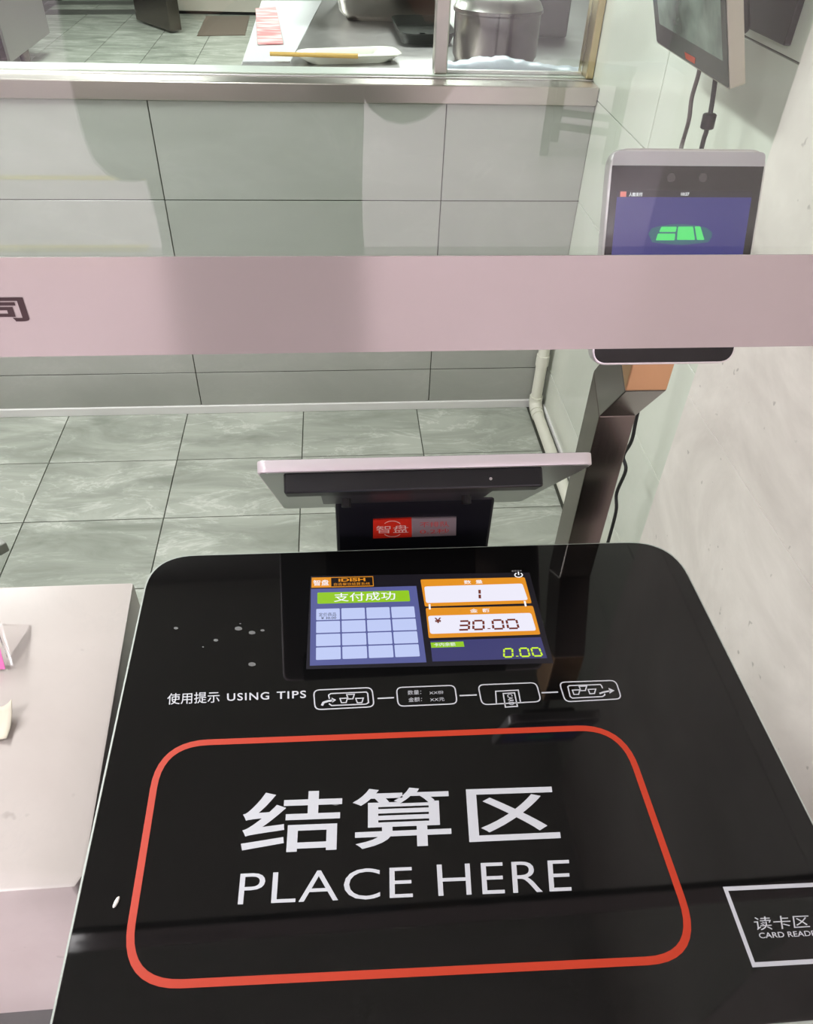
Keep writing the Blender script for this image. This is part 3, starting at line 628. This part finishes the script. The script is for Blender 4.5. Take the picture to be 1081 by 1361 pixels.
# ------------------------------------------------------------------ kitchen beyond the hatch
ZK = .95
xk = onz((320, 85), ZK).x
t = thing('kitchen_counter', 'long steel kitchen counter behind the serving hatch', 'counter', (1.0, 3.6, 0))
MB().box((xk, YB+.28, ZK-.04), (2.6, 5.6, ZK)).build('worktop', brushed('kitchen_steel', (186, 184, 182), .36, stretch=(3, 3, 3), amount=.06), t, bevel=.004)
MB().box((xk+.05, YB+.3, .12), (2.5, 5.5, ZK-.04)).build('cabinet', STEEL, t, bevel=.004)
for x in (xk+.1, 2.4):
    for y in (2.5, 5.4): MB().tube([(x, y, 0), (x, y, .13)], .022, 12).build('foot', STEEL_D, t)
# white plate and chopsticks
KP = Plane((0, 0, ZK), (0, 0, 1))
t = tag(bpy.data.objects.new('oblong_plate', None), 'white oblong plate on the kitchen counter behind the hatch', 'plate'); col.objects.link(t)
KP2 = Plane((0, 0, ZK+.024), (0, 0, 1))
e = [Vector(KP2.uv(p)) for p in ((393, 77), (538, 73.5), (523, 61), (394, 65))]
cc = sum(e, Vector((0, 0)))/4; t.location = (cc.x, cc.y, ZK); t['_base'] = (cc.x, cc.y, ZK)
mb = MB(); n_ = None; rings = []
for s, z in ((.70, 0.0), (.74, .0), (.98, .022), (1.0, .025), (.96, .024), (.72, .006), (.2, .005)):
    rings.append([(cc.x+(x-cc.x)*s, cc.y+(y-cc.y)*s, ZK+z) for x, y in rounded([tuple(p) for p in e], .05, 5)])
n_ = len(rings[0]); fs = []
for i in range(len(rings)-1):
    for k in range(n_): fs.append((i*n_+k, i*n_+(k+1) % n_, (i+1)*n_+(k+1) % n_, (i+1)*n_+k))
fs += [tuple(range(n_-1, -1, -1)), tuple(range((len(rings)-1)*n_, len(rings)*n_))]
mb.add([p for R in rings for p in R], fs); mb.build('dish', mat('porcelain', (238, 240, 226), .2), t, smooth=True)
BAM = mat('bamboo', (206, 170, 90), .5)
for k, dy in enumerate((0, 1.6)):
    a = onz((359, 70.5+dy), ZK+.030); b = onz((476, 74+dy*.5), ZK+.032)
    tag(MB().tube([a, b], [.0045, .0065], 8).build('chopstick', BAM, None, smooth=True), 'bamboo chopstick resting across the white oblong plate', 'chopstick', 'chopsticks on the plate')
def pan(name, label, quad, depth, m, wall=.10, z0=ZK, flare=.85, rim=.03, cat='tray'):
    e = [Vector(KP.uv(p)) for p in quad]; cc = sum(e, Vector((0, 0)))/4
    t = thing(name, label, cat, (cc.x, cc.y, z0)); rings = []
    for s, z in ((flare, 0), (1., depth), (1.+rim, depth+.004), (1.+rim, depth+.008), (.985, depth+.006), (flare-.02, .008), (.1, .006)):
        rings.append([(cc.x+(x-cc.x)*s, cc.y+(y-cc.y)*s, z0+z) for x, y in rounded([tuple(p) for p in e], .07, 5)])
    n_ = len(rings[0]); fs = []
    for i in range(len(rings)-1):
        for k in range(n_): fs.append((i*n_+k, i*n_+(k+1) % n_, (i+1)*n_+(k+1) % n_, (i+1)*n_+k))
    fs += [tuple(range(n_-1, -1, -1))]
    MB().add([p for R in rings for p in R], fs).build('pan', m, t, smooth=True)
    return t
a = KP.pt((452, 29)); 
t = thing('steel_basin', 'deep rectangular steel basin on the kitchen counter behind the dark tray', 'basin', (a.x+.35, a.y+.3, ZK))
xa, xb_, ya = a.x, KP.pt((590, 28)).x, a.y
rings = []
for gx, z in ((.03, 0), (0, .03), (-.03, .20), (-.05, .205), (-.05, .212), (-.03, .212), (.02, .02)):
    rings.append([(x, y, ZK+z) for x, y in rounded([(xa+gx, ya+gx), (xb_-gx, ya+gx), (xb_-gx, ya+.55-gx), (xa+gx, ya+.55-gx)], .06, 5)])
n_ = len(rings[0]); fs = []
for i in range(len(rings)-1):
    for k in range(n_): fs.append((i*n_+k, i*n_+(k+1) % n_, (i+1)*n_+(k+1) % n_, (i+1)*n_+k))
fs += [tuple(range(n_-1, -1, -1)), tuple(range((len(rings)-1)*n_, len(rings)*n_))]
MB().add([p for R in rings for p in R], fs).build('pan', STEEL, t, smooth=True)
pan('dark_tray', 'dark grey rectangular tray lying on the kitchen counter by the post', [(533, 61), (606, 61), (590, 35), (519, 34)], .03, mat('dark_tray', (66, 68, 64), .35), rim=.02, flare=.9)
# white sheet under the painted red reflection
e = [KP.pt(p) for p in ((323, 83), (386, 83), (428, 2), (348, 2))]
tag(MB().prism(e, (0, 0, .004)).build('plastic_sheet', mat('white_sheet', (204, 206, 206), .45), None, bevel=.001), 'white plastic sheet spread on the kitchen counter beside the plate', 'plastic sheet')
# red and white sheet added to paint a blurred red reflection on the counter
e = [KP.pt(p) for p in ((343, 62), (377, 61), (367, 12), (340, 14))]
RW = bpy.data.materials.new('painted_red_reflection'); RW.use_nodes = True; nt = RW.node_tree; b_ = nt.nodes['Principled BSDF']
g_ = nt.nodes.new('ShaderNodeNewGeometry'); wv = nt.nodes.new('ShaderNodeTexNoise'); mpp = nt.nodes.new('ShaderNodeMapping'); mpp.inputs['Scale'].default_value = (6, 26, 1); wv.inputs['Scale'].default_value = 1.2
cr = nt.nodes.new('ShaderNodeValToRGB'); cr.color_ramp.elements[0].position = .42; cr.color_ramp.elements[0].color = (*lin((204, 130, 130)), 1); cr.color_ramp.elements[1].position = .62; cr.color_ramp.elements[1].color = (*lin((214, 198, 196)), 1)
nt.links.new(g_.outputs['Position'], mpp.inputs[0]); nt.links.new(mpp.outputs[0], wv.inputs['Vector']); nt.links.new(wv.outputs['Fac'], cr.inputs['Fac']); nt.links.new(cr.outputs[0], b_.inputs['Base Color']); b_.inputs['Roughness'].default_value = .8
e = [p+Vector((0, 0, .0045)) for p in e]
tag(MB().prism(e, (0, 0, .004)).build('red_reflection_sheet', RW, None, bevel=.001), 'added red and white sheet imitating a blurred red reflection on the counter', 'painted reflection')
# rice pot and glass lid behind the pane
pc_ = KP.pt((655, 100))
yq = 2.95
cpos = ony((655, 92), yq); cpos.z = ZK
t = thing('rice_pot', 'round steel pot with domed lid behind the fixed glass pane', 'pot', tuple(cpos))
rw_ = (ony((712, 80), yq).x-ony((602, 80), yq).x)/2
MB().lathe(cpos, [(rw_*.92, 0), (rw_, .02), (rw_, .14), (rw_*1.04, .145), (rw_*1.04, .155)], 40, 1, .8).build('pot_body', STEEL_D, t, smooth=True)
MB().lathe(cpos, [(rw_*1.03, .155), (rw_*.95, .175), (rw_*.7, .195), (rw_*.3, .205), (rw_*.05, .207)], 40, 1, .8).build('lid', STEEL, t, smooth=True)
MB().lathe(cpos+Vector((0, 0, .205)), [(.02, 0), (.015, .015), (.028, .02), (.028, .032), (.01, .036)], 20).build('lid_knob', BLACK_P, t, smooth=True)
ya2 = 3.35
a = ony((624, 45), ya2); b = ony((748, 85), ya2)
t = thing('rice_warmer', 'dark boxy appliance on the counter behind the round pot', 'appliance', ((a.x+b.x)/2, ya2, ZK))
MB().box((a.x, ya2, ZK), (b.x, ya2+.4, 1.30)).build('body', mat('appliance_dark', (84, 78, 74), .4), t, bevel=.01)
MB().box((a.x-.01, ya2-.01, 1.30), (b.x+.01, ya2+.41, 1.34)).build('lid', mat('appliance_lid', (70, 70, 66), .4), t, bevel=.01)
MB().box(((a.x+b.x)/2-.06, ya2-.03, 1.08), ((a.x+b.x)/2+.06, ya2, 1.10)).build('handle', STEEL, t, bevel=.003)
# plastic bag laid along the inside of the pane
bm_v = []; bm_f = []; nx, ny = 40, 8
xa = ony((578, 85), YB+.2).x; xb_ = ony((782, 85), YB+.2).x
random.seed(3); FOLD = [random.uniform(-1, 1) for _ in range(nx+1)]; FOLD = [(FOLD[max(i-1, 0)]+2*FOLD[i]+FOLD[min(i+1, nx)])/4 for i in range(nx+1)]
for i in range(nx+1):
    for j in range(ny+1):
        u = i/nx; v = j/ny; ang = math.pi*v
        rr_ = .030*(1+.30*FOLD[i]*(.4+.6*v)+.12*math.sin(u*9+v*6))*(.55+.45*math.sin(math.pi*min(1, u*1.15+.12)))
        bm_v.append((xa+(xb_-xa)*u, YB+.22-.045*math.cos(ang), 1.0135+rr_*1.3*math.sin(ang)+.003*random.random()))
for i in range(nx):
    for j in range(ny): bm_f.append((i*(ny+1)+j, (i+1)*(ny+1)+j, (i+1)*(ny+1)+j+1, i*(ny+1)+j+1))
# inside sill carrying the bag
MB().box((-4.2, YB+.165, .97), (XR-.002, YB+.275, 1.012)).build('inner_sill', STEEL_D, bpy.data.objects['serving_ledge'], bevel=.002)
o = MB().add(bm_v, bm_f).build('plastic_bag', mat('bag_film', (214, 220, 236), .35, spec=.6), None, smooth=True); tag(o, 'crumpled whitish plastic bag lying along the foot of the glass pane', 'plastic bag')
o.modifiers.new('thick', 'SOLIDIFY').thickness = .001
# steel cabinet with a foot at the far left
xc = onz((59, 79), 0).x+.03
zc_ = .16
yfar = None
pfar = onx((66, 42), xc)
pnear = onx((15, 85), xc)
t = thing('steel_cabinet', 'open fronted steel work cabinet on short feet in the kitchen', 'cabinet', (xc-.6, pnear.y+.5, 0))
yn, yf = min(pnear.y, pfar.y), max(pnear.y, pfar.y); zz = max(.08, (pnear.z+pfar.z)/2)
MB().box((xc-.02, yn, zz), (xc, yf, .95)).build('side_panel', mat('cabinet_steel', (150, 150, 142), .4, metal=.6), t)
MB().box((xc-1.2, yf-.02, zz), (xc-.02, yf, .95)).build('back_panel', STEEL_D, t)
MB().box((xc-1.25, yn-.03, .95), (xc+.02, yf+.02, .99)).build('worktop', STEEL, t, bevel=.003)
for z in (zz, .5): MB().box((xc-1.2, yn, z), (xc-.02, yf-.02, z+.03)).build('shelf', STEEL_D, t)
for y in (yn+.08, yf-.55): MB().tube([(xc-.07, y, 0), (xc-.07, y, zz)], [.03, .045], 14).build('foot', STEEL_D, t, smooth=True)
# standing steel panel (open cupboard door)
pa_ = onz((242, 40), 0.02); t = thing('steel_door_leaf', 'open steel cupboard door leaf standing beyond the hatch', 'door', tuple(pa_))
pb_ = pa_+Vector((-.42, .55, 0))
d_ = (pb_-pa_).normalized(); nn = Vector((-d_.y, d_.x, 0))
MB().prism([pa_, pb_, pb_+Vector((0, 0, 1.1)), pa_+Vector((0, 0, 1.1))], nn*.12).build('leaf', STEEL_D, t, bevel=.006)
MB().prism([pa_+d_*.1+nn*.12+Vector((0, 0, .7)), pa_+d_*.13+nn*.12+Vector((0, 0, .7)), pa_+d_*.13+nn*.12+Vector((0, 0, .95)), pa_+d_*.1+nn*.12+Vector((0, 0, .95))], nn*.02).build('handle', STEEL, t)
# pale cupboard behind it
pl_ = onz((245, 20), 0); pr_ = onz((345, 17), 0)
t = thing('pale_cupboard', 'pale steel cupboard on the kitchen floor past the floor hatch', 'cupboard', ((pl_.x+pr_.x)/2, pl_.y, 0))
MB().box((pl_.x-.1, pl_.y+.05, .03), (pr_.x+.6, pl_.y+.75, .9)).build('body', mat('pale_steel', (200, 196, 184), .35, metal=.3), t, bevel=.005)
MB().box((pl_.x-.1, pl_.y+.08, 0), (pr_.x+.6, pl_.y+.7, .03)).build('plinth', RUBBER, t)
MB().box((pl_.x+.45, pl_.y+.03, .6), (pl_.x+.48, pl_.y+.05, .75)).build('handle', STEEL, t)
e = [onz(p, 0.0) for p in ((262, 48), (326, 47), (332, 22), (274, 22))]
tag(MB().prism(e, (0, 0, .006)).build('floor_hatch', mat('brown_plate', (120, 104, 92), .4, metal=.5), None, bevel=.001), 'brownish metal cover plate set in the kitchen floor', 'floor hatch')
for py0, py1, i in ((13, 19.5, 0), (1.5, 6.5, 1)):
    e = [onz(p, 0) for p in ((58, py1), (222, py1-.5), (226, py0), (64, py0+.3))]
    tag(MB().prism(e, (0, 0, .005)).build('drain_grate', mat('grate_grey', (104, 106, 100), .45, metal=.6), None, bevel=.001), ('dark drain grate strip in the kitchen floor, next to the steel cabinet', 'dark drain grate strip in the kitchen floor, farther past the steel cabinet')[i], 'drain grate')

# ------------------------------------------------------------------ lamps
def lamp(name, label, x0, x1, y0, y1, power, colr, group=None, z=ZC):
    t = thing(name, label, 'ceiling light', ((x0+x1)/2, (y0+y1)/2, z), group)
    mb = MB(); wd = .02
    mb.box((x0-wd, y0-wd, z-.03), (x0, y1+wd, z)); mb.box((x1, y0-wd, z-.03), (x1+wd, y1+wd, z)); mb.box((x0, y0-wd, z-.03), (x1, y0, z)); mb.box((x0, y1, z-.03), (x1, y1+wd, z))
    mb.build('frame', WHITE_TRIM, t)
    MB().box((x0, y0, z-.012), (x1, y1, z-.004)).build('diffuser', mat('diffuser_'+name, tuple(int(255*c) for c in colr), .6, emit=1.2), t)
    L_ = bpy.data.lights.new(name, 'AREA'); L_.shape = 'RECTANGLE'; L_.size = x1-x0; L_.size_y = y1-y0; L_.energy = power; L_.color = colr
    o = bpy.data.objects.new(name+'_light', L_); col.objects.link(o); o.location = (0, 0, -.035); o.parent = t
lamp('nook_light', 'slim ceiling light above the checkout nook', -1.35, -1.10, .8, 2.1, P_NOOK, C_NOOK)
lamp('counter_light', 'slim ceiling light over the customer side of the checkout', -1.0, -.78, -.75, -.05, P_FRONT, C_NOOK)
for i, (x, y) in enumerate(((-2.6, -3.3), (-.5, -3.3), (1.7, -3.3), (-2.6, -5.2), (-.5, -5.2), (1.7, -5.2))):
    lamp('hall_light', 'square ceiling panel light in the dining hall', x-.45, x+.45, y-.45, y+.45, P_HALL, C_HALL, 'hall ceiling panels')
for i, (x, y) in enumerate(((-1.6, 4.2), (.8, 4.2), (-1.6, 7.6), (.8, 7.6))):
    lamp('kitchen_light', 'square ceiling panel light in the kitchen', x-.5, x+.5, y-.5, y+.5, P_KITCHEN, C_KITCHEN, 'kitchen ceiling panels')

# ------------------------------------------------------------------ dining hall things mirrored in the guard
t = thing('wooden_stool', 'dark wooden stool standing in the dining hall', 'stool', (1.60, -4.35, 0))
M_ = Matrix.Translation((1.60, -4.35, 0)) @ Matrix.Rotation(math.radians(25), 4, 'Z'); WOODD = mat('dark_wood', (64, 56, 50), .5)
MB().box((-.24, -.20, .44), (.24, .20, .48), M_).build('seat', WOODD, t, bevel=.008)
for a in (-1, 1):
    for b in (-1, 1): MB().box((a*.20-.025, b*.16-.025, 0), (a*.20+.025, b*.16+.025, .44), M_).build('leg', WOODD, t, bevel=.003)
for b in (-1, 1): MB().box((-.18, b*.16-.012, .16), (.18, b*.16+.012, .20), M_).build('stretcher', WOODD, t)
for i, (y, lab) in enumerate(((-3.81, 'yellow floor marking stripe by the dark wooden stool'), (-2.84, 'yellow floor marking stripe nearer the standing person'))):
    tag(MB().box((-3.4, y-.035, 0.0), (-.9, y+.035, .002)).build('floor_marking', mat('marking_yellow', (214, 196, 96), .6)), lab, 'floor marking')

def person():
    bm = bmesh.new(); sk = bm.verts.layers.skin.verify(); V = {}
    def v(n, p, rx, ry=None): 
        q = bm.verts.new(p); q[sk].radius = (rx, ry or rx); V[n] = q
    def e(*ns):
        for a, b in zip(ns, ns[1:]): bm.edges.new((V[a], V[b]))
    cx, cy = -.118, -.44
    v('pelvis', (cx, cy, .93), .175, .11); v('waist', (cx, cy, 1.06), .172, .10); v('chest', (cx-.01, cy, 1.20), .19, .115); v('upper', (cx, cy+.01, 1.34), .19, .10)
    v('neck', (cx, cy+.04, 1.49), .055); v('jaw', (cx+.01, cy+.07, 1.56), .068, .075); v('head', (cx+.015, cy+.065, 1.635), .078, .092); v('crown', (cx+.015, cy+.05, 1.70), .06, .07)
    e('pelvis', 'waist', 'chest', 'upper', 'neck', 'jaw', 'head', 'crown')
    for s, n in ((-1, 'L'), (1, 'R')):
        v('hip'+n, (cx+s*.09, cy, .84), .092); v('thigh'+n, (cx+s*.105, cy+.01, .66), .078); v('knee'+n, (cx+s*.11, cy+.02, .48), .058); v('calf'+n, (cx+s*.11, cy-.01, .33), .054)
        v('ankle'+n, (cx+s*.11, cy-.02, .09), .040); v('heel'+n, (cx+s*.112, cy-.02, .045), .040); v('toe'+n, (cx+s*.13, cy+.15, .034), .036, .030)
        e('pelvis', 'hip'+n, 'thigh'+n, 'knee'+n, 'calf'+n, 'ankle'+n, 'heel'+n, 'toe'+n)
    arms = {'L': [(cx-.185, cy+.005, 1.37), (cx-.180, cy+.03, 1.15), (-.19, -.21, 1.36), (-.082, -.085, 1.442)], 'R': [(cx+.185, cy+.005, 1.37), (cx+.215, cy+.04, 1.245), (.14, -.20, 1.37), (.082, -.085, 1.442)]}
    for n, P in arms.items():
        sg = -1 if n == 'L' else 1
        v('sh'+n, P[0], .075); v('el'+n, P[1], .062); v('fa'+n, P[2], .038); v('wr'+n, P[3], .024)
        hand = Vector(P[3])+Vector((-sg*.010, .030, .040)); v('palm'+n, hand, .026, .018)
        e('upper', 'sh'+n, 'el'+n, 'fa'+n, 'wr'+n, 'palm'+n)
        for k in range(4):
            b = hand+Vector((-sg*.008, .022-.004*k, .030-.016*k+.012)); m_ = b+Vector((-sg*.016, .014, .004)); t_ = m_+Vector((-sg*.018, -.004, .002))
            v('f%d%s' % (k, n), b, .0085); v('g%d%s' % (k, n), m_, .008); v('h%d%s' % (k, n), t_, .0068); e('palm'+n, 'f%d%s' % (k, n), 'g%d%s' % (k, n), 'h%d%s' % (k, n))
        b = hand+Vector((-sg*.012, -.022, .012)); v('t0'+n, b, .010); v('t1'+n, b+Vector((-sg*.018, -.004, .016)), .0085); e('palm'+n, 't0'+n, 't1'+n)
    bm.verts.ensure_lookup_table()
    V['pelvis'][sk].use_root = True
    me = bpy.data.meshes.new('person'); bm.to_mesh(me); bm.free()
    o = bpy.data.objects.new('tmp', me); col.objects.link(o)
    o.modifiers.new('skin', 'SKIN'); ss = o.modifiers.new('sub', 'SUBSURF'); ss.levels = 2; ss.render_levels = 2
    dg = bpy.context.evaluated_depsgraph_get(); dg.update()
    body = bpy.data.meshes.new_from_object(o.evaluated_get(dg)); bpy.data.objects.remove(o); bpy.data.meshes.remove(me)
    body.name = 'person'; body.materials.clear()
    for m in (mat('dark_shirt', (38, 40, 42), .8), mat('dark_trousers', (34, 35, 40), .8), mat('skin', (206, 160, 134), .5), mat('dark_shoes', (26, 26, 26), .5)): body.materials.append(m)
    for p in body.polygons:
        p.use_smooth = True; c = p.center
        p.material_index = 3 if c.z < .075 else 1 if c.z < .92 else 2 if (c.z > 1.485 and c.y < -.25) or c.y > -.12 else 0
    P = bpy.data.objects.new('person', body); col.objects.link(P)
    tag(P, 'person in dark clothes holding up a phone, mirrored in the glass guard', 'person')
    P['_base'] = (0, 0, 0)
    hd = Vector((cx+.015, cy+.055, 1.655))
    hv = MB(); n, k = 20, 8; vs = []; fs = []
    for i in range(k+1):
        th = math.pi*.62*i/k
        for j in range(n):
            a = 2*math.pi*j/n; cut = 1.0 if math.sin(a) < .35 else .62
            tt = th*cut; vs.append(hd+Vector((.086*math.sin(tt)*math.cos(a), .100*math.sin(tt)*math.sin(a), .098*math.cos(tt))))
    for i in range(k):
        for j in range(n): fs.append((i*n+j, i*n+(j+1) % n, (i+1)*n+(j+1) % n, (i+1)*n+j))
    h = hv.add(vs, fs).build('hair', mat('black_hair', (22, 20, 20), .6), P, smooth=True); h.modifiers.new('t', 'SOLIDIFY').thickness = .008
    f = Vector((cx+.012, cy+.155, 1.60))
    MB().tube([f+Vector((0, -.02, .03)), f+Vector((0, 0, .005)), f+Vector((0, .004, -.008))], [.008, .012, .010], 8).build('nose', MATS['skin'], P, smooth=True)
    for sx in (-1, 1):
        MB().lathe(f+Vector((sx*.031, -.016, .022)), [(.004, -.006), (.010, 0), (.004, .006)], 10, 1, .6).build('eye', mat('eye_dark', (30, 24, 22), .2), P, smooth=True)
        MB().lathe(f+Vector((sx*.080, -.09, .015)), [(.004, -.028), (.012, -.01), (.012, .015), (.004, .028)], 10, .6, 1).build('ear', MATS['skin'], P, smooth=True)
    MB().tube([f+Vector((-.022, -.012, -.034)), f+Vector((0, -.004, -.035)), f+Vector((.022, -.012, -.034))], [.003, .006, .003], 8).build('mouth', mat('lips', (170, 96, 90), .5), P, smooth=True)
person()
t = thing('phone', 'dark phone held up in both hands by the person', 'phone', tuple(CAM-fw*.012-up*.05))
R_ = Matrix.Translation(CAM-fw*.0125-up*.052) @ m3.to_4x4()
MB().box((-.037, -.078, -.004), (.037, .078, .004), R_).build('case', BLACK_P, t, bevel=.003)
MB().box((-.034, -.074, .004), (.034, .074, .0046), R_).build('display', BLACK_G, t)
MB().box((-.012, .040, -.0052), (.012, .064, -.004), R_).build('camera_bump', BLACK_G, t, bevel=.0005)
